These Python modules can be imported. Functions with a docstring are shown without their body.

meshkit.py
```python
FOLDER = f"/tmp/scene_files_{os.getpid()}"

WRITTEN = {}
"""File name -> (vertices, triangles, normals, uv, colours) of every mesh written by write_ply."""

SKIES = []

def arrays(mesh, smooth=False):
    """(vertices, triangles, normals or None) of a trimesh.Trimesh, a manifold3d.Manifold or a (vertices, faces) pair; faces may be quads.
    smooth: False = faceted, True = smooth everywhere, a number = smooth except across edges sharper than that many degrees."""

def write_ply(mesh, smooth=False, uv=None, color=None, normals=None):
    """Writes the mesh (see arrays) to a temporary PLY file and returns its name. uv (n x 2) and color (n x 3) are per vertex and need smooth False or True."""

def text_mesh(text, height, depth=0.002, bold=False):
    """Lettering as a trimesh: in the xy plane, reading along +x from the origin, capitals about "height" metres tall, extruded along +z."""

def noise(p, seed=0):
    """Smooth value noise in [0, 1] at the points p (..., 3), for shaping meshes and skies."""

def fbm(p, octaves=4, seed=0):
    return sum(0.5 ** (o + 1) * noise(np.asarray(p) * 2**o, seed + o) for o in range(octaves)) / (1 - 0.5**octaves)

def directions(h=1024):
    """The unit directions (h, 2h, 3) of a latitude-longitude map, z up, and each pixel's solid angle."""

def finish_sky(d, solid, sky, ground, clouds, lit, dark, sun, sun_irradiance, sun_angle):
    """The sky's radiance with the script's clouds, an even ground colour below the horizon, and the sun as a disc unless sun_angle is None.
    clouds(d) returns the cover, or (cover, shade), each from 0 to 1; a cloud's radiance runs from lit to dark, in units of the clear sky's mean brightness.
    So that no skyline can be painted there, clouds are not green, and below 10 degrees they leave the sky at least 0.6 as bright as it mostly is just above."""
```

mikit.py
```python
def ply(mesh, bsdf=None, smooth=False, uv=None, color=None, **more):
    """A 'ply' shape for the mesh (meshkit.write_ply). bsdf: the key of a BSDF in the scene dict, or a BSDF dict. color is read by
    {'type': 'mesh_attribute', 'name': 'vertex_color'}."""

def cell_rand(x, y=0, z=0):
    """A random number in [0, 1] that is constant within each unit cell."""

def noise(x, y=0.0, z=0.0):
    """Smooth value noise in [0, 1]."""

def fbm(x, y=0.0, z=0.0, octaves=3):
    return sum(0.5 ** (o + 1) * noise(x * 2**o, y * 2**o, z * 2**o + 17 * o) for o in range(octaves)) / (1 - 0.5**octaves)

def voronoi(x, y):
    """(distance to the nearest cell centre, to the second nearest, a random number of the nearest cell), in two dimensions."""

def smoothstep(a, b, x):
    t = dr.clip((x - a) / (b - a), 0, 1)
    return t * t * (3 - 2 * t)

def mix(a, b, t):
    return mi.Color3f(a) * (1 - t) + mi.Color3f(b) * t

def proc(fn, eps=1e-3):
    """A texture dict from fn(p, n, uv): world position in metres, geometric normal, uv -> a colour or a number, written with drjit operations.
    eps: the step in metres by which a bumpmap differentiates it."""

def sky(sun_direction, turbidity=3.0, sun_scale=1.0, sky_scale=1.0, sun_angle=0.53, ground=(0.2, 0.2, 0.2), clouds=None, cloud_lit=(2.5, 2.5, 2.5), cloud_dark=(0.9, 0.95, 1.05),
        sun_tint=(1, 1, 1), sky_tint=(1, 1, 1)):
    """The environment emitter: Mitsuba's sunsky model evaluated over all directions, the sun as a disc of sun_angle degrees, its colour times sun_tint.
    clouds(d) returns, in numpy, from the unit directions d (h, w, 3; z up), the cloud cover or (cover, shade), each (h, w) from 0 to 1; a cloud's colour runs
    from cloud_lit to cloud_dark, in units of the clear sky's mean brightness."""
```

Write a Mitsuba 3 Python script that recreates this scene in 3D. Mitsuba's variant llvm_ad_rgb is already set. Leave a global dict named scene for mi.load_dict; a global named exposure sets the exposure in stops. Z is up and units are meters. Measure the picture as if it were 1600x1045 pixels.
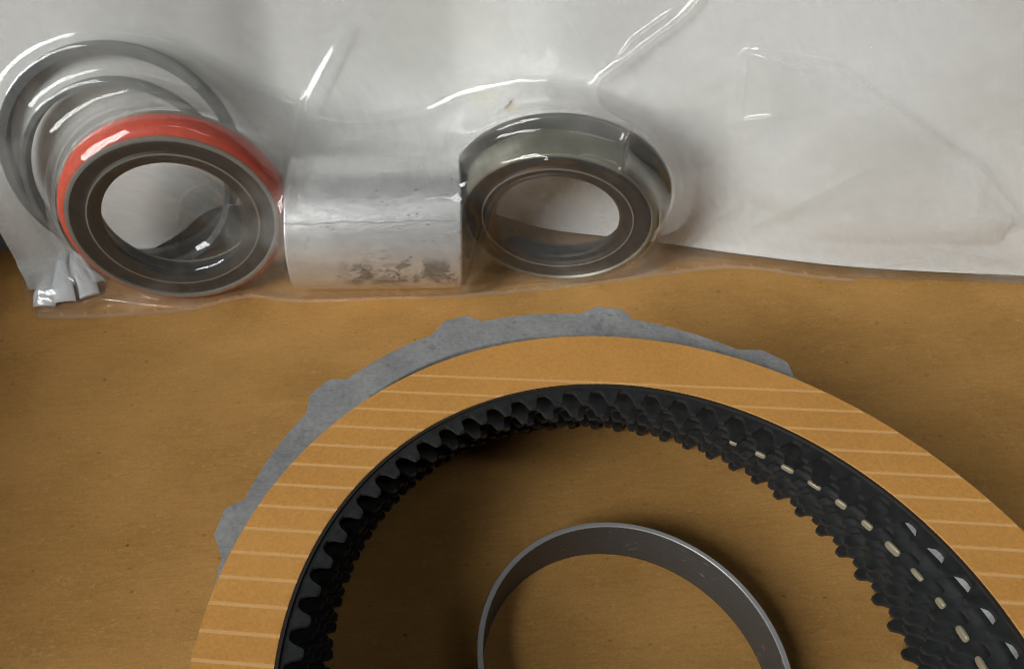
import math
import numpy as np
import trimesh
import shapely
import shapely.geometry as sg
from shapely import affinity
from scipy.interpolate import PchipInterpolator, RegularGridInterpolator
from scipy.ndimage import maximum_filter, gaussian_filter
import drjit as dr
import mitsuba as mi
import mikit
import meshkit
from mikit import proc, fbm, noise, smoothstep, mix, cell_rand

T = mi.ScalarTransform4f
scene, labels = {}, {}
MM = 0.001          # everything below is laid out in millimetres and written in metres

# ------------------------------------------------------------------ camera, lamps, exposure
PITCH, ROLL, HEIGHT = 0.720, -0.071, 162.544
FOCAL = 1274.08     # pixels at 1600 wide
fw = np.array([0, math.cos(PITCH), -math.sin(PITCH)])
r0 = np.array([1.0, 0, 0]); u0 = np.cross(r0, fw)
up = -math.sin(ROLL) * r0 + math.cos(ROLL) * u0
eye = np.array([0, 0, HEIGHT]) * MM
scene['camera'] = {
    'type': 'perspective', 'fov': math.degrees(2 * math.atan(800 / FOCAL)), 'fov_axis': 'x',
    'principal_point_offset_x': 188.84 / 1600, 'principal_point_offset_y': 101.41 / 1045,
    'near_clip': 0.005, 'far_clip': 50.0,
    'to_world': T().look_at(origin=eye.tolist(), target=(eye + fw).tolist(), up=up.tolist()),
}
exposure = 0.04


def lamp(name, centre, target, w, h, radiance, label):
    m = T().look_at(origin=centre, target=target, up=[0.03, 1, 0.1]) @ T().scale([w / 2, h / 2, 1])
    scene[name] = {'type': 'rectangle', 'to_world': m, 'emitter': {'type': 'area', 'radiance': {'type': 'rgb', 'value': radiance}}}
    labels[name] = {'label': label, 'category': 'lamp'}


lamp('workshop_lamp', [-1.66, -1.06, 1.27], [0, 0.13, 0], 1.7, 0.8, [15.2, 15.3, 15.0], 'soft workshop lamp high to the left of the parts')
lamp('ceiling_lamp', [0.55, -0.70, 1.70], [0.05, 0.16, 0], 1.2, 0.08, [8.0, 8.0, 7.8], 'long ceiling lamp above the parts')

# ------------------------------------------------------------------ helpers


def put(key, mesh, bsdf, smooth=False, label=None, cat=None, group=None, kind=None, uv=None):
    if isinstance(mesh, (tuple, list)):
        v, f = mesh
    else:
        v, f = mesh.vertices, mesh.faces
    v = np.asarray(v, float) * MM
    scene[key] = mikit.ply((v, np.asarray(f)), bsdf, smooth=smooth, uv=uv)
    d = {}
    if label: d['label'] = label
    if cat: d['category'] = cat
    if group: d['group'] = group
    if kind: d['kind'] = kind
    if d: labels[key] = d
    return key


def thing(key, label, cat, group=None):
    labels[key] = {'label': label, 'category': cat}
    if group: labels[key]['group'] = group


def num(name, k):
    return name if k == 0 else f'{name}_{k:03d}'


def extrude(poly, z0, z1):
    polys = poly.geoms if hasattr(poly, 'geoms') else [poly]
    ms = []
    for p in polys:
        if p.is_empty or p.area < 1e-4: continue
        m = trimesh.creation.extrude_polygon(p, z1 - z0, engine='earcut')
        m.apply_translation([0, 0, z0]); ms.append(m)
    return trimesh.util.concatenate(ms)


def disc(r, n=256):
    a = np.arange(n) / n * 2 * math.pi
    return sg.Polygon(np.stack([r * np.cos(a), r * np.sin(a)], 1))


def revolve(profile, c, axis, n=160, closed=True):
    """profile: (radius, depth) pairs; depth runs from the face centre c along -axis."""
    axis = np.asarray(axis, float) / np.linalg.norm(axis)
    e1 = np.cross([0, 0, 1.0], axis); e1 /= np.linalg.norm(e1); e2 = np.cross(axis, e1)
    ph = np.arange(n) / n * 2 * math.pi
    pr = np.asarray(profile, float); k = len(pr)
    ring = np.cos(ph)[:, None] * e1 + np.sin(ph)[:, None] * e2
    v = np.asarray(c) + pr[None, :, :1] * ring[:, None, :] - pr[None, :, 1:] * axis
    i = np.arange(n)[:, None]; j = np.arange(k if closed else k - 1)[None]
    a, b = i * k + j, i * k + (j + 1) % k
    c_, d = ((i + 1) % n) * k + (j + 1) % k, ((i + 1) % n) * k + j
    f = np.concatenate([np.stack([a, b, c_], -1).reshape(-1, 3), np.stack([a, c_, d], -1).reshape(-1, 3)])
    m = trimesh.Trimesh(v.reshape(-1, 3), f, process=False)
    if closed and m.volume < 0: m.invert()
    return m


def rgb(*c):
    return {'type': 'rgb', 'value': list(c)}


def mat(name, base, rough=0.5, metallic=0.0, bump=None, bump_scale=1.0, spec=0.5, clearcoat=0.0, eps=1e-4):
    b = {'type': 'principled', 'base_color': base if isinstance(base, dict) else rgb(*base),
         'roughness': rough, 'metallic': metallic, 'specular': spec}
    if clearcoat: b['clearcoat'] = clearcoat; b['clearcoat_gloss'] = 0.9
    if bump is not None:
        b = {'type': 'bumpmap', 'arbitrary': proc(bump, eps), 'scale': bump_scale, 'bsdf': b}
    scene[name] = {'type': 'twosided', 'bsdf': b}
    return name


# ------------------------------------------------------------------ materials
def cardboard_col(p, n, uv):
    x, y, z = p.x * 1000, p.y * 1000, p.z * 1000
    fib = fbm(x * 0.35 + 3, y * 2.6, z, octaves=4)
    blot = fbm(x * 0.045 + 7, y * 0.07, 0.0, octaves=4)
    fine = 0.6 * noise(x * 3.6, y * 5.0, z) + 0.4 * noise(x * 8.0, y * 8.0, z)
    c = mix((0.35, 0.180, 0.047), (0.51, 0.276, 0.086), dr.clip(1.0 * (blot - 0.5) + 0.45 * (fib - 0.5) + 0.75 * (fine - 0.5) + 0.5, 0, 1))
    bright = smoothstep(0.73, 0.85, noise(x * 1.2, y * 3.1, 5.0) * 0.6 + noise(x * 0.35, y * 0.5, 9.0) * 0.4)
    c = mix(c, (0.57, 0.36, 0.16), bright * 0.3)
    cx, cy = x / 7.3, y / 6.1
    d = dr.sqrt(dr.square((cx - dr.floor(cx) - 0.15 - 0.7 * cell_rand(cx, cy, 11)) * 7.3) * 0.4 + dr.square((cy - dr.floor(cy) - 0.15 - 0.7 * cell_rand(cx, cy, 12)) * 6.1))
    speck = dr.select(cell_rand(cx, cy, 13) > 0.62, smoothstep(0.42, 0.15, d * (0.7 + 0.9 * noise(x * 6, y * 6, 2.0))), 0)
    return mix(c, (0.09, 0.045, 0.018), speck * 0.75 * cell_rand(cx, cy, 14))


def cardboard_bump(p, n, uv):
    x, y = p.x * 1000, p.y * 1000
    return fbm(x * 1.2, y * 4.0, 0.0, octaves=3) * 0.00006 + dr.sin(y * 6.28 / 6.2 + 1.5 * noise(x * 0.02, y * 0.02)) * 0.000022


mat('cardboard_mat', proc(cardboard_col), 0.85, bump=cardboard_bump, spec=0.25)
mat('bench_mat', (0.018, 0.016, 0.015), 0.7)


def lining_col(p, n, uv):
    x, y, z = p.x * 1000, p.y * 1000, p.z * 1000
    g = fbm(x * 2.2, y * 2.2, z * 2, octaves=3)
    b = fbm(x * 0.06 + 2, y * 0.06, 1.0, octaves=3)
    return mix((0.50, 0.238, 0.056), (0.63, 0.312, 0.082), dr.clip(0.85 * g + 0.8 * b + 0.4 * (noise(x * 6, y * 6, z * 6) - 0.5) - 0.32, 0, 1))


def lining_bump(p, n, uv):
    return fbm(p.x * 3500, p.y * 3500, p.z * 3500, octaves=2) * 0.00005


mat('lining_mat', proc(lining_col), 0.8, bump=lining_bump, spec=0.3)
mat('groove_mat', (0.66, 0.385, 0.15), 0.8, spec=0.3)
mat('lining_edge_mat', (0.022, 0.017, 0.012), 0.6)


def core_col(p, n, uv):
    g = fbm(p.x * 900, p.y * 900, p.z * 900, octaves=3)
    return mix((0.020, 0.021, 0.022), (0.048, 0.050, 0.051), g)


mat('core_mat', proc(core_col), 0.27, metallic=0.25, spec=0.6)
mat('lit_tip_mat', (0.36, 0.32, 0.22), 0.45, metallic=0.4)  # pale colour standing in for lamp light on the tooth ends


def steel_col(p, n, uv):
    x, y = p.x * 1000, p.y * 1000
    b = fbm(x * 0.16, y * 0.16, 3.0, octaves=4)
    s = fbm(x * 1.7, y * 1.7, 8.0, octaves=3)
    c = mix((0.25, 0.257, 0.258), (0.46, 0.468, 0.468), dr.clip(0.85 * (b - 0.5) + 0.6 * (s - 0.5) + 0.5 + 0.25 * (noise(x * 0.6 + y * 5, y * 0.5 - x * 0.6, 2.0) - 0.5), 0, 1))
    st = smoothstep(0.70, 0.80, fbm(x * 0.55 + 9, y * 0.55, 1.0, octaves=3))
    return mix(c, (0.14, 0.145, 0.145), st * 0.35)


mat('steel_mat', proc(steel_col), 0.48, metallic=0.35, bump=lambda p, n, uv: fbm(p.x * 1800, p.y * 1800, p.z * 1800, octaves=2) * 0.00003)


def ring_col(p, n, uv):
    x, y, z = p.x * 1000, p.y * 1000, p.z * 1000
    s = fbm(x * 2, y * 2, z * 6, octaves=2)
    c = mix((0.040, 0.040, 0.041), (0.082, 0.082, 0.083), s)
    scr = smoothstep(0.86, 0.92, noise(x * 0.6 + y * 0.5 + z * 1.6, z * 2.4 - x * 0.7, y * 0.4)) * smoothstep(0.5, 0.62, noise(x * 0.09, y * 0.09, 3.0))
    return mix(c, (0.24, 0.24, 0.24), scr * 0.7)


mat('ring_mat', proc(ring_col), 0.48, metallic=0.1)
mat('ring_edge_mat', (0.36, 0.36, 0.36), 0.45, metallic=0.3)


def paper_col(p, n, uv):
    x, y, z = p.x * 1000, p.y * 1000, p.z * 1000
    c = mix((0.62, 0.625, 0.61), (0.69, 0.695, 0.68), fbm(x * 0.05, z * 0.05, y * 0.02, octaves=4))
    # a rusty mark with a yellow halo above the flanged seal
    u = (x - 36.7) * 0.85 - (z - 42.8) * 0.52; v = (x - 36.7) * 0.52 + (z - 42.8) * 0.85
    w = noise(x * 1.5, z * 1.5, 3.0)
    halo = smoothstep(2.6, 0.6, dr.sqrt(dr.square(u - 0.8) * 1.2 + dr.square(v + 0.2) * 0.7) + w * 1.2)
    c = mix(c, (0.60, 0.46, 0.17), halo * 0.9)
    mark = smoothstep(0.5, 0.2, dr.sqrt(dr.square(u) * 1.2 + dr.square(v) * 0.05) + (w - 0.5) * 0.5)
    c = mix(c, (0.16, 0.10, 0.035), mark)
    h2 = smoothstep(7.0, 3.0, dr.sqrt(dr.square(x - 29.5) * 0.7 + dr.square(z - 44)) + 3 * noise(x * 0.4, z * 0.4, 1.0))
    return mix(c, (0.69, 0.65, 0.52), h2 * 0.4)


mat('paper_mat', proc(paper_col), 0.75, spec=0.3)


def red_col(p, n, uv):
    g = fbm(p.x * 800, p.y * 800, p.z * 800, octaves=3)
    return mix((0.44, 0.038, 0.018), (0.62, 0.085, 0.036), g)


mat('red_mat', proc(red_col), 0.5, spec=0.3)
mat('seal_rim_mat', (0.28, 0.285, 0.26), 0.42, metallic=0.5)


def case_col(p, n, uv):
    g = fbm(p.x * 130, p.y * 130, p.z * 130, octaves=4)
    return mix((0.10, 0.098, 0.075), (0.30, 0.292, 0.225), g)


mat('seal_case_mat', proc(case_col), 0.38, metallic=0.45)
mat('seal_flange_mat', (0.085, 0.085, 0.08), 0.42, metallic=0.4)
mat('rubber_mat', proc(lambda p, n, uv: mix((0.007, 0.007, 0.008), (0.016, 0.016, 0.018), fbm(p.x * 2000, p.y * 2000, p.z * 2000, octaves=2))), 0.5, spec=0.3)
mat('rubber_ring_mat', proc(lambda p, n, uv: mix((0.06, 0.064, 0.066), (0.13, 0.135, 0.135), fbm(p.x * 500, p.y * 500, p.z * 500, octaves=3))), 0.5)
mat('nylon_mat', (0.66, 0.70, 0.73), 0.35, spec=0.5)

BUSH_C, BUSH_R, BUSH_L, BUSH_YAW = np.array([-2.87, 183.82, 19.9]), 19.19, 46.93, -0.086
ba = np.array([math.cos(BUSH_YAW), math.sin(BUSH_YAW), 0]); bb = np.array([-math.sin(BUSH_YAW), math.cos(BUSH_YAW), 0])


def bush_col(p, n, uv):
    x, y, z = p.x * 1000, p.y * 1000, p.z * 1000
    s = fbm(x * 0.12, z * 0.5, y * 0.1, octaves=4)
    c = mix((0.60, 0.605, 0.61), (0.80, 0.805, 0.81), s)
    f = 0.6 * fbm(x * 0.30 + 4, z * 0.30, y * 0.3, octaves=3) + 0.4 * fbm(x * 1.5, y * 1.5, z * 1.5, octaves=3)
    band = smoothstep(9.5, 13.5, z) * smoothstep(24, 19, z) * smoothstep(187, 180, y) * smoothstep(-16, -9, x) * smoothstep(22, 17, x)
    spot = smoothstep(0.45, 0.56, f) * band            # black handling grease on the lower front
    pit = smoothstep(0.74, 0.79, fbm(x * 1.3, z * 1.3, y, octaves=2))
    grit = noise(x * 2.6, y * 2.6, z * 2.6)
    c = mix(c, (0.085, 0.088, 0.092), spot * dr.clip(0.25 + 0.9 * grit, 0, 0.9))
    return mix(c, (0.12, 0.12, 0.125), pit * 0.6)


mat('bush_mat', proc(bush_col), 0.34, metallic=0.7, bump=lambda p, n, uv: fbm(p.x * 260, p.y * 700, p.z * 700, octaves=3) * 0.00012)


def film_weight(p, n, uv):
    x, y, z = p.x * 1000, p.y * 1000, p.z * 1000
    big = fbm(x * 0.03 + 49.3, y * 0.03 + 5, z * 0.03, octaves=4)
    streak = fbm(x * 0.5 + z * 0.3, z * 0.12 - x * 0.1, y * 0.1, octaves=3)
    return dr.clip(0.065 + 0.23 * smoothstep(0.47, 0.68, big) + 0.04 * (streak - 0.4), 0.02, 0.5)


scene['film_mat'] = {'type': 'blendbsdf', 'weight': proc(film_weight),
                     'a': {'type': 'thindielectric', 'int_ior': 1.36},
                     'b': {'type': 'principledthin', 'base_color': rgb(0.80, 0.80, 0.76), 'roughness': 0.35, 'diff_trans': 1.0, 'spec_trans': 0.0, 'eta': 1.3}}

scene['seam_mat'] = {'type': 'blendbsdf', 'weight': 0.26,
                     'a': {'type': 'thindielectric', 'int_ior': 1.36},
                     'b': {'type': 'principledthin', 'base_color': rgb(0.80, 0.80, 0.76), 'roughness': 0.35, 'diff_trans': 1.0, 'spec_trans': 0.0, 'eta': 1.3}}

# ------------------------------------------------------------------ setting
g = trimesh.creation.box([3000, 3000, 20]); g.apply_translation([0, 300, -34])
put('bench_top', g, 'bench_mat', kind='structure', label='dark bench top under the cardboard')
cb = trimesh.creation.box([760, 500, 3.6]); cb.apply_translation([60, 208 - 250, -1.8])
put('cardboard_floor', cb, 'cardboard_mat', kind='structure', label='tan corrugated cardboard sheet under all the parts')
cb2 = trimesh.creation.box([700, 440, 18]); cb2.apply_translation([60, -20, -14.5])
put('cardboard_floor__lower_layer', cb2, 'cardboard_mat')

bs = trimesh.creation.box([3.6, 330, 62]); bs.apply_translation([-160, 40, 31.0])  # unseen wall, added to block the left lamp over the lower left
put('added_shade_side', bs, 'cardboard_mat', kind='structure', label='unseen low cardboard wall added on the left to shade the floor')
bs = trimesh.creation.box([480, 3.6, 62]); bs.apply_translation([82, -124, 31.0])  # second unseen wall, added to dim the floor nearest the camera
put('added_shade_front', bs, 'cardboard_mat', kind='structure', label='unseen low cardboard wall added in front to shade the near floor')

# ------------------------------------------------------------------ clutch stack
NT = 64
TOP = 46.0
NF = 9              # toothed plates in the stack


def toothed(r_out, phase=0.0, root=59.2, tip=56.5):
    pts = []
    for k in range(NT):
        a0 = phase + 2 * math.pi * k / NT
        p = 2 * math.pi / NT
        for da, r in ((-0.50, root), (-0.36, root - 0.12), (-0.24, root - 0.9), (-0.155, tip + 0.35), (-0.09, tip), (0.09, tip), (0.155, tip + 0.35), (0.24, root - 0.9), (0.36, root - 0.12)):
            pts.append((r * math.cos(a0 + da * p), r * math.sin(a0 + da * p)))
    return disc(r_out, 360).difference(sg.Polygon(pts))


def chamfer_prism(poly, z0, z1, c=0.12):
    mid = extrude(poly, z0 + c, z1 - c)
    caps = extrude(poly.buffer(-c, join_style=2), z0, z1)
    return trimesh.util.concatenate([mid, caps])


SCL = (162.544 - TOP) / (162.544 - 26.0)
FR = [(36.74 * SCL, 53.34 * SCL)]
for k in range(1, NF):
    t = (k - 1) / (NF - 2)
    FR.append((31.0 + 6.2 * t ** 1.25 + 0.35 * math.sin(k * 2.1), 47.0 + 19.6 * t + 0.35 * math.cos(k * 1.7)))
TIP = [56.5 * SCL] + [48.1 + 5.5 * (k - 1) / (NF - 2) for k in range(1, NF)]
GA = -0.1468
ORD = ['', 'second', 'third', 'fourth', 'fifth', 'sixth', 'seventh', 'eighth']
fl = ['top tan friction plate with parallel grooves and dark inner teeth', 'second toothed plate from the top, with highlights painted on its tooth tips']
fl += [f'{ORD[k]} toothed plate from the top of the stack' for k in range(2, NF - 1)] + ['lowest toothed plate, lying on the cardboard']
PITCHZ = 5.3
rt = np.random.default_rng(3)
GP = 4.945 * SCL
n2 = np.array([-math.sin(GA), math.cos(GA)])
for k, (cx, cy) in enumerate(FR):
    key = num('friction_plate', k)
    thing(key, fl[k], 'clutch plate', 'toothed friction plates in the stack')
    zt = TOP - PITCHZ * k
    ro = 75.0 * SCL if k == 0 else 62.0
    ph = math.radians(76.4) + (0 if k == 0 else (0.021, -0.026, 0.016, -0.02, 0.03, -0.012, 0.024, -0.03)[k - 1])
    core = toothed(ro - 0.5, ph, TIP[k] + 2.6, TIP[k])
    move = lambda m: (m.apply_translation([cx, cy, 0]), m)[1]
    put(f'{key}__core', move(chamfer_prism(core, zt - 1.5, zt - 0.62)), 'core_mat', smooth=25)
    ri = 60.9 * SCL if k == 0 else TIP[k] + 7.0
    ann = disc(ro, 360).difference(disc(ri, 360))
    if k == 0:
        put(f'{key}__adhesive', move(extrude(disc(ri + 0.6, 360).difference(disc(ri - 0.55, 360)), zt - 0.62, zt - 0.2)), 'lining_edge_mat', smooth=30)
        put(f'{key}__lining', move(extrude(ann.difference(disc(ri - 0.3, 360)), zt - 0.618, zt - 0.14)), 'groove_mat', smooth=30)
        c0 = np.array([cx, cy]) @ n2
        i = 0
        for j in range(-18, 19):
            s0 = 119.15 * SCL + GP * (j - 13) - c0
            lo_, hi_ = s0 + 0.27, s0 + GP - 0.27
            if s0 > 61.4 * SCL or s0 + GP < -61.4 * SCL: continue
            if s0 + GP > 61.4 * SCL: hi_ = 90
            if s0 < -61.4 * SCL: lo_ = -90
            strip = affinity.rotate(sg.box(-90, lo_, 90, hi_), math.degrees(GA), origin=(0, 0))
            piece = strip.intersection(ann.buffer(-0.02))
            for q in sorted(getattr(piece, 'geoms', [piece]), key=lambda q: q.centroid.x if not q.is_empty else 0):
                if q.is_empty or q.area < 0.5: continue
                put(f'{key}__lining__{num("segment", i)}', move(chamfer_prism(q.simplify(0.01), zt - 0.24, zt, 0.07)), 'lining_mat', smooth=20); i += 1
    else:
        put(f'{key}__lining', move(extrude(ann, zt - 0.62, zt)), 'lining_mat', smooth=30)
        if k == 1:                                     # light caught by its tooth ends, painted as pale pieces on the lit side
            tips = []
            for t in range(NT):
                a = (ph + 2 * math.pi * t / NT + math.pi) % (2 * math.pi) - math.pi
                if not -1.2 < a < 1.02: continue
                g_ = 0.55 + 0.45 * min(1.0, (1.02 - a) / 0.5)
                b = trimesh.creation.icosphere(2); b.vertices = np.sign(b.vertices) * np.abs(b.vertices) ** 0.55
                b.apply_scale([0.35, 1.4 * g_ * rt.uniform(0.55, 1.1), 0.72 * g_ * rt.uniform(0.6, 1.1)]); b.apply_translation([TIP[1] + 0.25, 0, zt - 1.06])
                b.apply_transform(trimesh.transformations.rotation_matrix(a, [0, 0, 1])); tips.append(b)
            put(f'{key}__lit_tips', move(trimesh.util.concatenate(tips)), 'lit_tip_mat', label='pale tooth tips, a painted highlight')
    put(f'{key}__lower_lining', move(extrude(ann.difference(disc(55.2, 300)) if k == 0 else ann, max(zt - 2.05, 0.05), zt - 1.502)), 'lining_mat', smooth=30)

SC = [(32.87 * SCL, 69.46 * SCL)] + [(x_ - 0.3, y_ + 0.8) for x_, y_ in FR[1:]]
for k, (cx, cy) in enumerate(SC):
    key = num('steel_plate', k)
    zt = TOP - 2.06 - PITCHZ * k
    ro = 69.2 * SCL if k == 0 else 61.5
    poly = disc(ro, 360)
    for t in range(12):
        a = math.radians(15 + 30 * t)
        tab = sg.Polygon([(ro - 1.5, -5.4), (ro + 0.25, -4.6), (ro + 1.9, -3.3), (ro + 2.45, -2.5), (ro + 2.5, 2.2), (ro + 1.6, 3.3), (ro - 1.5, 7.5)])
        poly = poly.union(affinity.rotate(tab, math.degrees(a), origin=(0, 0)))
    poly = poly.buffer(-0.5).buffer(1.0).buffer(-0.5).difference(disc(52.4 if k == 0 else TIP[k] + 5.8, 300))
    if k == 0:
        poly = poly.difference(affinity.translate(disc(52.6, 300), FR[0][0] - cx, FR[0][1] - cy))
    m = chamfer_prism(poly, max(zt - 3.15, 0.05), zt, 0.15); m.apply_translation([cx, cy, 0])
    if k == 0:
        put(key, m, 'steel_mat', smooth=30, label='grey steel clutch plate with tabs, peeking out beneath the top tan friction plate', cat='clutch plate')
    else:
        put(key, m, 'steel_mat', smooth=30, label='steel plate low in the stack, between two toothed plates', cat='clutch plate', group='steel plates low in the stack')

# steel sleeve ring standing inside the stack
RC, RT, RZ = np.array([38.2, 62.3, 0]), 27.65, 10.9
prof = [(RT - 1.15, 0.25), (RT - 1.0, 0.0), (RT - 0.15, 0.0), (RT, 0.2), (RT, RZ - 0.4), (RT - 0.2, RZ - 0.05), (RT - 1.0, RZ - 0.05), (RT - 1.15, RZ - 0.4)]
thing('steel_ring', 'plain grey steel ring lying on the cardboard inside the plate stack', 'ring')
put('steel_ring__band', revolve(prof, RC + [0, 0, RZ], [0, 0.0001, 1], 240), 'ring_mat', smooth=35)
put('steel_ring__rim', revolve([(RT - 1.1, 0.1), (RT - 0.95, -0.06), (RT - 0.2, -0.06), (RT - 0.05, 0.1), (RT - 0.05, 0.3), (RT - 1.1, 0.3)], RC + [0, 0, RZ], [0, 0.0001, 1], 240), 'ring_edge_mat', smooth=35, label='bright machined top edge')
rng = np.random.default_rng(5)

# ------------------------------------------------------------------ paper insert standing behind the parts
XB = [-200, -125, -75, -45, -26, 20, 50, 76, 104, 131, 176, 240]
YB = [197.0, 197.0, 197.0, 200.5, 204.5, 203, 191.5, 187, 178, 170, 161, 150]
yb = PchipInterpolator(XB, YB)
TT = math.tan(math.radians(8))
PX = np.linspace(-116, 236, 177)
edge = PchipInterpolator([-120, -108, -96, -88, -80, -62, -55, -50, -40, 0, 60, 80, 104, 131, 176, 240], [-10, -10, -9, -5, 0.5, 9, 13.5, 15, 14, 10, 3.5, 1.6, 1.2, 1.0, 1.2, 1.6])
VTOP = 108.0


def paper_point(x, v):
    """v: length up the sheet from its fold at the floor; below 0 it runs forward over the floor."""
    ybx = yb(x)
    k = 5.0
    up_ = np.where(v > k, v, np.where(v > -k, (v + k) ** 2 / (4 * k), 0))
    fwd = np.where(v < -k, -v, np.where(v < k, (v - k) ** 2 / (4 * k), 0))
    bow = 0.8 * np.sin(x * 0.021 + 1.0) * np.clip(v / 60, 0, 1)
    return np.stack([x + 0 * v, ybx - fwd + up_ * TT + bow, 0.9 + up_], -1)


nv = 90
V = edge(PX)[:, None] + (VTOP - edge(PX)[:, None]) * np.linspace(0, 1, nv)[None] ** 1.15
XL = np.where(V > 0, -115.5 - 0.14 * V, -115.5 - 0.55 * V)
XX = XL + (236 - XL) * np.linspace(0, 1, len(PX))[:, None]
PP = paper_point(XX, V)


def grid_faces(n, m):
    i, j = np.meshgrid(np.arange(n - 1), np.arange(m - 1), indexing='ij')
    a = (i * m + j).ravel(); b = a + m; c = b + 1; d = a + 1
    return np.concatenate([np.stack([a, b, c], 1), np.stack([a, c, d], 1)])


def thick(P, t):
    """a sheet of thickness t from a grid of points (front), grown to the back"""
    n, m = P.shape[:2]
    f = grid_faces(n, m)
    du = np.gradient(P, axis=0); dv = np.gradient(P, axis=1)
    nn = np.cross(du, dv); nn /= np.linalg.norm(nn, axis=-1, keepdims=True) + 1e-12
    v = np.concatenate([P.reshape(-1, 3), (P - t * nn).reshape(-1, 3)])
    N = n * m
    idx = np.arange(N).reshape(n, m)
    loop = np.concatenate([idx[:, 0], idx[-1, 1:], idx[-2::-1, -1], idx[0, -2:0:-1]])
    l2 = np.roll(loop, -1)
    side = np.concatenate([np.stack([loop, loop + N, l2 + N], 1), np.stack([loop, l2 + N, l2], 1)])
    return trimesh.Trimesh(v, np.concatenate([f, f[:, ::-1] + N, side]), process=False)


paper = thick(PP, 0.3)
put('paper_insert', paper, 'paper_mat', smooth=40, label='large plain white sheet standing behind the parts inside the clear bag', cat='paper sheet')

# ------------------------------------------------------------------ things inside the bag
obst = [np.asarray(paper.vertices)]


def add(key, m, *a, **k):
    obst.append(trimesh.sample.sample_surface(m, 40000, seed=1)[0])
    return put(key, m, *a, **k)


def axis_of(el, az):
    el, az = math.radians(el), math.radians(az)
    return np.array([math.sin(az) * math.cos(el), -math.cos(az) * math.cos(el), math.sin(el)])


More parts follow.
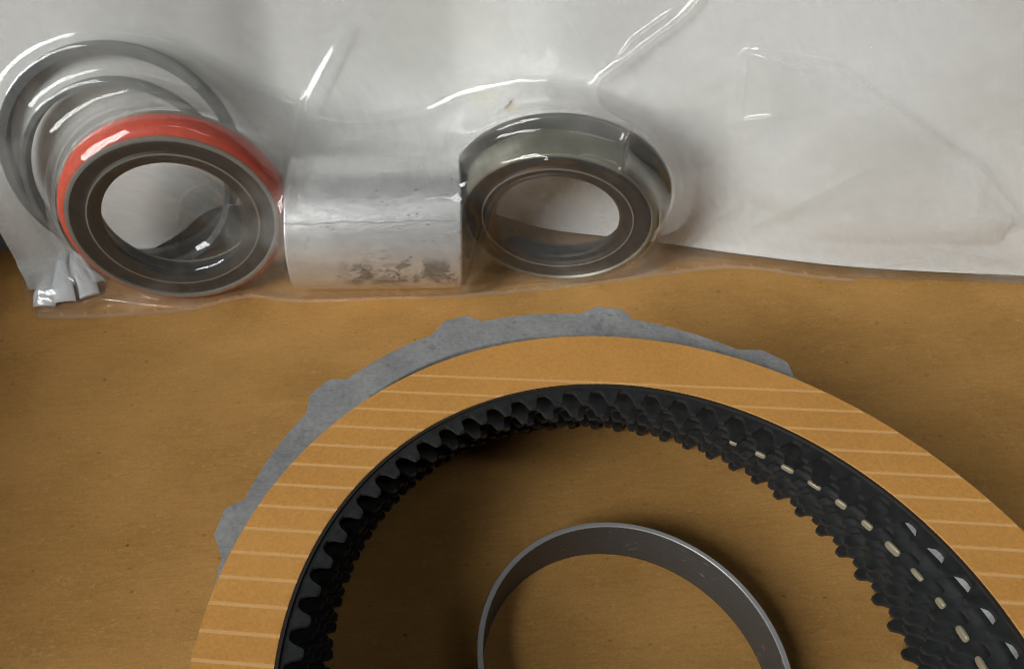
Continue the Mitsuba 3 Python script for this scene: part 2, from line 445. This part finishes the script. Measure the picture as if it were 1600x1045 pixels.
# red seal, standing on its edge
ax = axis_of(-3, 1.5); c = np.array([-57.0, 174.4, 31.0])
thing('oil_seal', 'oil seal with bright red outer band and black rubber lip, left of the bushing', 'oil seal')
add('oil_seal__rim', revolve([(26.6, 0.9), (26.8, 0.1), (27.3, 0), (27.9, 0.2), (28.0, 0.6), (28.0, 2.2), (26.6, 2.2)], c, ax), 'seal_rim_mat', smooth=35)
add('oil_seal__red_band', revolve([(27.9, 0.62), (28.3, 0.62), (29.3, 1.3), (30.0, 2.4), (30.2, 3.6), (30.2, 6.9), (27.9, 6.9)], c, ax), 'red_mat', smooth=35, label='bright red painted outer band')
add('oil_seal__case', revolve([(27.0, 6.92), (30.1, 6.92), (30.25, 7.2), (30.25, 8.2), (29.6, 8.9), (21.5, 8.9), (21.5, 8.1), (27.0, 8.1)], c, ax), 'seal_case_mat', smooth=35)
add('oil_seal__lip', revolve([(26.62, 0.75), (26.2, 0.5), (25.2, 0.7), (24.2, 1.2), (23.2, 1.2), (22.9, 0.9), (22.4, 0.6), (21.8, 0.8), (21.0, 1.3), (19.9, 1.4), (19.2, 1.7), (19.0, 2.2), (20.2, 4.8), (21.6, 8.0), (27.0, 8.0)], c, ax), 'rubber_mat', smooth=35)
put('oil_seal__garter_ring', revolve([(22.3, 0.52), (22.75, 0.62), (22.75, 1.2), (22.3, 1.2)], c, ax), 'seal_rim_mat', smooth=35)

# flanged seal
ax2 = axis_of(-12, -14); c2 = np.array([44.7, 169.6, 26.2])
thing('oil_seal_001', 'wider flanged oil seal with grey metal case and black rubber lip, right of the bushing', 'oil seal')
add('oil_seal_001__case', revolve([(24.2, 0.5), (24.6, 0.0), (25.1, 0.15), (25.6, 0.8), (26.0, 8.3), (24.2, 8.3)], c2, ax2), 'seal_case_mat', smooth=35)
add('oil_seal_001__flange', revolve([(24.2, 8.32), (26.6, 8.4), (28.8, 8.7), (29.3, 9.1), (29.3, 10.4), (28.9, 10.9), (22.5, 10.9), (22.5, 10.2), (24.2, 10.0)], c2, ax2), 'seal_flange_mat', smooth=35)
add('oil_seal_001__lip', revolve([(24.25, 0.55), (23.5, 0.4), (22.5, 0.6), (21.2, 1.2), (20.4, 1.2), (19.9, 0.7), (19.3, 0.8), (18.6, 1.5), (17.6, 1.5), (17.2, 1.1), (16.6, 1.3), (16.3, 1.9), (17.6, 5.0), (22.4, 10.2), (24.25, 10.0)], c2, ax2), 'rubber_mat', smooth=35)
put('oil_seal_001__garter_ring', revolve([(19.6, 0.55), (20.0, 0.6), (20.0, 1.2), (19.6, 1.2)], c2, ax2), 'seal_rim_mat', smooth=35)


# clinched bushing: a fine skin with the interlocking seam cut into it
def bushing():
    na, L = 300, BUSH_L
    seam = math.radians(143)
    ph1 = seam + np.linspace(-0.17, 0.17, 120)
    ph2 = np.linspace(seam + 0.17, seam - 0.17 + 2 * math.pi, 240)[1:-1]
    ph = np.concatenate([ph1, ph2])
    s = np.linspace(-L / 2, L / 2, na)
    S, PHI = np.meshgrid(s, ph, indexing='ij')
    arc = (PHI - seam) * BUSH_R
    # the seam: straight runs slightly wandering
    q = np.linspace(-L / 2 - 1, L / 2 + 1, 240)
    pts = np.stack([q, 0.22 * np.sin(q * 0.33 + 0.6) + 0.12 * np.sin(q * 1.1)], 1)
    line = sg.LineString(pts)
    near = np.abs(arc) < 3.3
    d = np.full(S.shape, 9.0)
    d[near] = shapely.distance(shapely.points(S[near], arc[near]), line)
    r = BUSH_R - 0.13 * np.exp(-(d / 0.15) ** 2)
    e = np.clip((L / 2 - np.abs(S)) / 0.5, 0, 1); r = r - 0.35 * (1 - e) ** 2
    P = BUSH_C + S[..., None] * ba + (r * np.cos(PHI))[..., None] * bb + (r * np.sin(PHI))[..., None] * np.array([0, 0, 1.0])
    ri = BUSH_R - 1.7
    Q = BUSH_C + S[[0, -1]][..., None] * ba + (ri * np.cos(PHI[[0, -1]]))[..., None] * bb + (ri * np.sin(PHI[[0, -1]]))[..., None] * np.array([0, 0, 1.0])
    G = np.concatenate([Q[:1], P, Q[1:]], 0)          # inner front, outer skin, inner back
    n, m = G.shape[:2]
    i, j = np.meshgrid(np.arange(n), np.arange(m), indexing='ij')
    a = (i * m + j).ravel(); b = (((i + 1) % n) * m + j).ravel(); c_ = (((i + 1) % n) * m + (j + 1) % m).ravel(); d_ = (i * m + (j + 1) % m).ravel()
    f = np.concatenate([np.stack([a, b, c_], 1), np.stack([a, c_, d_], 1)])
    mm = trimesh.Trimesh(G.reshape(-1, 3), f, process=False)
    if mm.volume < 0: mm.invert()
    return mm


add('metal_bushing', bushing(), 'bush_mat', smooth=40, label='bare silver metal bushing with a clinched seam, lying between the two oil seals', cat='bushing')

# two square-section rings leaning on the paper, left
nrm = axis_of(8, 0)


def on_paper(x, v, off):
    return paper_point(np.array(x, float), np.array(v, float)) + nrm * off


add('sealing_ring', revolve([(31.1, 0.15), (31.3, 0), (33.6, 0), (33.9, 0.3), (33.9, 2.9), (33.6, 3.2), (31.3, 3.2), (31.1, 3.0)], on_paper(-74.3, 33.8 + 1.5, 3.5), nrm), 'rubber_ring_mat', smooth=35,
    label='larger dark grey sealing ring leaning on the white sheet behind the red seal', cat='sealing ring')
nr2 = axis_of(11, -4)
add('sealing_ring_001', revolve([(27.9, 0.15), (28.1, 0), (29.4, 0), (29.7, 0.3), (29.7, 3.4), (29.4, 3.7), (28.1, 3.7), (27.9, 3.5)], on_paper(-73.0, 29.8 + 1.0, 8.2), nr2), 'rubber_ring_mat', smooth=35,
    label='smaller dark grey sealing ring in front of the larger one, behind the red seal', cat='sealing ring')


# bluish white nylon pieces in the bag's lower left corner
def clip(key, foot, head, w, bend, label):
    a, b = np.array(foot, float), np.array(head, float)
    d = b - a; side = np.cross([0, 0, 1.0], d); side /= np.linalg.norm(side)
    nrm_ = np.cross(d, side); nrm_ /= np.linalg.norm(nrm_); nrm_ *= np.sign(nrm_[2])
    s = np.linspace(0, 1, 22); q = np.linspace(-1, 1, 11)
    S, Q = np.meshgrid(s, q, indexing='ij')
    wob = 0.35 * np.sin(S * 9 + bend * 3) + bend * np.sin(S * math.pi) + 0.7 * np.abs(Q) ** 4 * -1
    ww = w / 2 * (0.78 + 0.3 * np.sin(S * 3 + bend))
    P = a + S[..., None] * d + (Q * ww)[..., None] * side + wob[..., None] * nrm_
    # keep the front face upward
    m = thick(P if np.cross(np.gradient(P, axis=0)[5, 5], np.gradient(P, axis=1)[5, 5])[2] > 0 else P[:, ::-1], 1.3)
    add(key, m, 'nylon_mat', smooth=40, label=label, cat='plastic clip')


clip('plastic_clip', (-103.0, 178.4, 1.8), (-102.5, 187.5, 5.0), 6.2, 1.3, 'leftmost small bluish white plastic clip in the corner of the bag')
clip('plastic_clip_001', (-97.2, 179.0, 2.2), (-98.6, 195.0, 8.5), 7.0, 2.0, 'middle bluish white plastic clip, longest of the three in the bag corner')
clip('plastic_clip_002', (-90.0, 181.4, 1.9), (-95.5, 196.0, 8.2), 5.6, 1.1, 'white plastic clip nearest the red seal in the bag corner')

# ------------------------------------------------------------------ the clear bag: a film drawn over the parts
CE, SE = math.cos(math.radians(40)), math.sin(math.radians(40))
pts = np.concatenate(obst)


def to_dom(P):
    P = np.asarray(P, float)
    return P[..., 0], SE * P[..., 1] + CE * P[..., 2], -CE * P[..., 1] + SE * P[..., 2]


def from_dom(x, s, h):
    return np.stack([x, SE * s - CE * h, CE * s + SE * h], -1)


BIN = 0.6
x0, x1, s0, s1 = -160.0, 260.0, 60.0, 260.0
gx, gs = np.arange(x0, x1, BIN), np.arange(s0, s1, BIN)
px, ps, phh = to_dom(pts)
ras = np.full((len(gx), len(gs)), -1e3)
ix, is_ = np.round((px - x0) / BIN).astype(int), np.round((ps - s0) / BIN).astype(int)
ok = (ix >= 0) & (is_ >= 0) & (ix < len(gx)) & (is_ < len(gs))
np.maximum.at(ras, (ix[ok], is_[ok]), phh[ok])
ras = maximum_filter(ras, 3)
floor_h = lambda s: -s * CE / SE
ras = np.maximum(ras, floor_h(gs)[None] - 1)
ras = RegularGridInterpolator((gx, gs), ras, bounds_error=False, fill_value=-500)

bottom = np.array([(-104.4, 176.0), (-92, 174.9), (-77.8, 174.4), (-66, 174.2), (-59.2, 174.6), (-48, 177.5), (-40.6, 178.6), (-33, 176.0), (-25.2, 174.6), (-2.6, 173.4), (19.8, 172.0), (30, 172.2), (40.7, 172.6), (65.1, 174.0), (82.7, 175.6), (97, 176.4), (106, 175.0), (118, 170.6), (131.3, 167.0), (138, 166.2), (150, 164.4), (176.5, 160.0), (240, 149)])
yedge = PchipInterpolator(bottom[:, 0], bottom[:, 1])
left_edge = np.array([(-105.0, 176.0, 0.3), (-111.5, 185.0, 1.0), (-115.2, 193.0, 6.0), (-118.5, 200.0, 24.0), (-121, 204.0, 48.0), (-128, 211, 106.0)])
lx, ls, _ = to_dom(left_edge)
xl = PchipInterpolator(ls, lx)
XR = 232.0
STOP = to_dom(paper_point(np.array(60.0), np.array(104.0)))[1]


def film_grid(nx, ns):
    a = np.linspace(0, 1, nx)[:, None]; b = np.linspace(0, 1, ns)[None] ** 1.25
    xb_ = bottom[0, 0] + (XR - bottom[0, 0]) * a
    sb = to_dom(np.stack([xb_, yedge(xb_), 0.35 + 0 * xb_], -1))[1]
    s = sb + (STOP - sb) * b
    x = xl(np.clip(s, ls[0], ls[-1]))
    x = x + (XR - x) * a
    return x, s


def wall_h(x, s):
    return (SE * s - yb(x) - TT * CE * s) / (CE + TT * SE)


CLING = 0.12


def drape(nx, ns, init, iters):
    x, s = film_grid(nx, ns)
    fl_ = floor_h(s)
    obs = np.maximum(ras(np.stack([x, s], -1)), fl_) + 0.35
    h = obs.copy() if init is None else init
    edge_h = obs.copy()
    pull = CLING * (336.0 / nx) ** 2 / 4           # how hard the film clings to what it covers
    for _ in range(iters):
        h[1:-1, 1:-1] = np.maximum(0.25 * (h[2:, 1:-1] + h[:-2, 1:-1]) + 0.25 * (h[1:-1, 2:] + h[1:-1, :-2]) - pull, obs[1:-1, 1:-1])
        h[:, 0] = fl_[:, 0] + 0.45
        h[0, :] = edge_h[0]; h[-1, :] = edge_h[-1]; h[:, -1] = edge_h[:, -1]
    return x, s, h


def upsample(h, nx, ns):
    n, m = h.shape
    f_ = RegularGridInterpolator((np.linspace(0, 1, n), np.linspace(0, 1, m)), h)
    A, B = np.meshgrid(np.linspace(0, 1, nx), np.linspace(0, 1, ns), indexing='ij')
    return f_(np.stack([A, B], -1))


_, _, h = drape(106, 51, None, 1500)
_, _, h = drape(211, 101, upsample(h, 211, 101), 1200)
NX, NS = 631, 301
fx, fs, fh = drape(NX, NS, upsample(h, NX, NS), 500)
sm = gaussian_filter(fh, 1.6)
wgt = np.ones_like(fh); wgt[:, :4] = np.array([0, .3, .6, .9])[None]; wgt[:2] = 0; wgt[-2:] = 0
fh = fh + (sm - fh) * wgt

# folds and dents in the film: polylines over the sheet at (x, z) on the wall or (x, y, z)
FP = from_dom(fx, fs, fh)
FZ = FP[..., 2]


def fold(line, width, height, sharp=True, taper=True):
    """raise the film along a line of (x, z) points"""
    ln = sg.LineString(line)
    X_, Z_ = FP[..., 0], FP[..., 2]
    b_ = ln.bounds
    box_ = (X_ > b_[0] - 6 * width) & (X_ < b_[2] + 6 * width) & (Z_ > b_[1] - 6 * width) & (Z_ < b_[3] + 6 * width)
    P = shapely.points(X_[box_], Z_[box_])
    d = shapely.distance(P, ln)
    t = shapely.line_locate_point(ln, P) / ln.length
    tp = np.clip(4 * t * (1 - t), 0, 1) ** 0.5 if taper else 1.0
    prof_ = np.exp(-d / width) if sharp else np.exp(-(d / width) ** 2)
    add_ = np.zeros_like(X_); add_[box_] = height * tp * prof_
    return add_


bumps = 0
bumps = bumps + fold([(94.9, 40), (94.4, 51.5), (94.3, 59.2), (95.2, 61.6)], 1.1, 2.6)
bumps = bumps + fold([(93.6, 61.8), (96.5, 60.6), (99.6, 58.8), (103, 57.7), (107.5, 57.2)], 1.2, 2.6)
bumps = bumps + fold([(93.0, 42.2), (98, 43.2), (103, 44.5)], 1.0, 1.4)
bumps = bumps + fold([(96.0, 61.4), (105.0, 61.2), (113.1, 59.2), (123.2, 52.4), (137.0, 43.8), (151.3, 34.9), (170, 18)], 2.0, 3.4)
bumps = bumps + fold([(151.3, 36), (152.6, 28), (154, 20.5), (160, 19.4), (168, 19.2)], 1.8, 2.0)
bumps = bumps + fold([(85, 79), (81.8, 73.6), (79.2, 69.4), (75.6, 66.0), (68.0, 59.3), (59.9, 52.6), (55.6, 43.8)], 1.5, 2.9)
bumps = bumps + fold([(77, 71.5), (74, 68.5), (67.2, 62.8), (64.0, 58.0)], 0.9, 1.7)
bumps = bumps + fold([(46, 50), (39.7, 49.2), (34.9, 46.3), (30.7, 38.4), (26.6, 27.3), (21.8, 15.7), (19.4, 8.3)], 0.8, 1.3, taper=False)
bumps = bumps + fold([(-6, 66), (-18.8, 46.1), (-31, 30)], 2.2, 1.8, sharp=False)
bumps = bumps + fold([(-60.9, 15.3), (-59.1, 23.3), (-55.7, 32.9), (-50.3, 38.3), (-45.7, 40.4)], 0.6, 0.9)
bumps = bumps + fold([(-48.1, 42.6), (-44.9, 36.2), (-44.7, 28.7), (-44.9, 20.9)], 0.6, 0.9)
bumps = bumps + fold([(144.0, 11.2), (157.3, 9.6), (167.7, 7.1), (176, 2.2)], 1.0, 1.2)
bumps = bumps + fold([(133.3, 1.8), (145.5, 5.7), (158.8, 4.4), (171, 1.5)], 1.0, 1.0)
bumps = bumps + fold([(103.4, 22.6), (92.1, 10.6), (84.9, 2.5)], 1.4, 1.1)
bumps = bumps + fold([(128, 34), (116, 24), (101, 9)], 1.6, 0.9)
bumps = bumps + fold([(150, 57), (157.1, 54.0), (166, 55)], 1.5, 1.4)
pillow = sg.Polygon([(94, 38), (94, 61.5), (105, 61), (113, 59.2), (123, 52.4), (137, 43.8), (151, 35), (166, 21), (166, 12), (120, 10), (98, 22)])
inside = shapely.contains_xy(pillow, FP[..., 0], FP[..., 2])
dist = np.zeros_like(fh); dist[inside] = shapely.distance(shapely.points(FP[..., 0][inside], FP[..., 2][inside]), pillow.exterior)
tt_ = np.clip(dist / 9.0, 0, 1)
bumps = bumps + gaussian_filter(4.2 * tt_ * (2 - tt_), 1.5)          # trapped air
nz = meshkit.fbm(np.stack([fx * 0.035, fs * 0.06, 0 * fx], -1), 4, 3) - 0.5
nz2 = meshkit.fbm(np.stack([fx * 0.16 + fs * 0.05, fs * 0.09, 0 * fx], -1), 3, 8) - 0.5
fade = np.clip(np.minimum(np.arange(NS)[None] / 25, np.minimum(np.arange(NX)[:, None], np.arange(NX)[::-1, None]) / 12), 0, 1)
fh = fh + (bumps + np.maximum(1.4 * nz, -0.2) + 0.12 * nz2) * fade
FILM = from_dom(fx, fs, fh)
FILM[..., 2] = np.maximum(FILM[..., 2], 0.3)
thing('plastic_bag', 'clear hazy plastic bag holding the seals, rings, bushing and white sheet', 'plastic bag')
put('plastic_bag__front_film', (FILM.reshape(-1, 3), grid_faces(NX, NS)), 'film_mat', smooth=True)
# the heat-sealed strip along its lower edge, doubled film
sx = np.linspace(-104.2, 131, 220)
strip = np.stack([np.stack([sx, yedge(sx) - 1.3 + 1.5 * t, 0.14 + 0.0 * sx + 0.12 * (t > 0.2) + 0.05 * np.sin(sx * 0.9 + t)], -1) for t in (0.0, 0.5, 1.0, 1.5)], 1)
put('plastic_bag__bottom_seam', (strip.reshape(-1, 3), grid_faces(*strip.shape[:2])), 'seam_mat', smooth=True)
# the back film: from the bottom seam over the floor and up behind the paper
bx = np.linspace(-104.0, XR, 120)
rows = []
for t in np.linspace(0, 1, 10):
    rows.append(np.stack([bx, yedge(bx) * (1 - t) + (yb(bx) + 1.5) * t, 0.22 + 0 * bx], -1))
for z in np.linspace(6, 104, 16):
    rows.append(np.stack([bx, yb(bx) + 2.2 + z * TT + 1.2, 0.2 + z + 0 * bx], -1))
BF = np.stack(rows, 1)
put('plastic_bag__back_film', (BF.reshape(-1, 3), grid_faces(*BF.shape[:2])), 'film_mat', smooth=True)
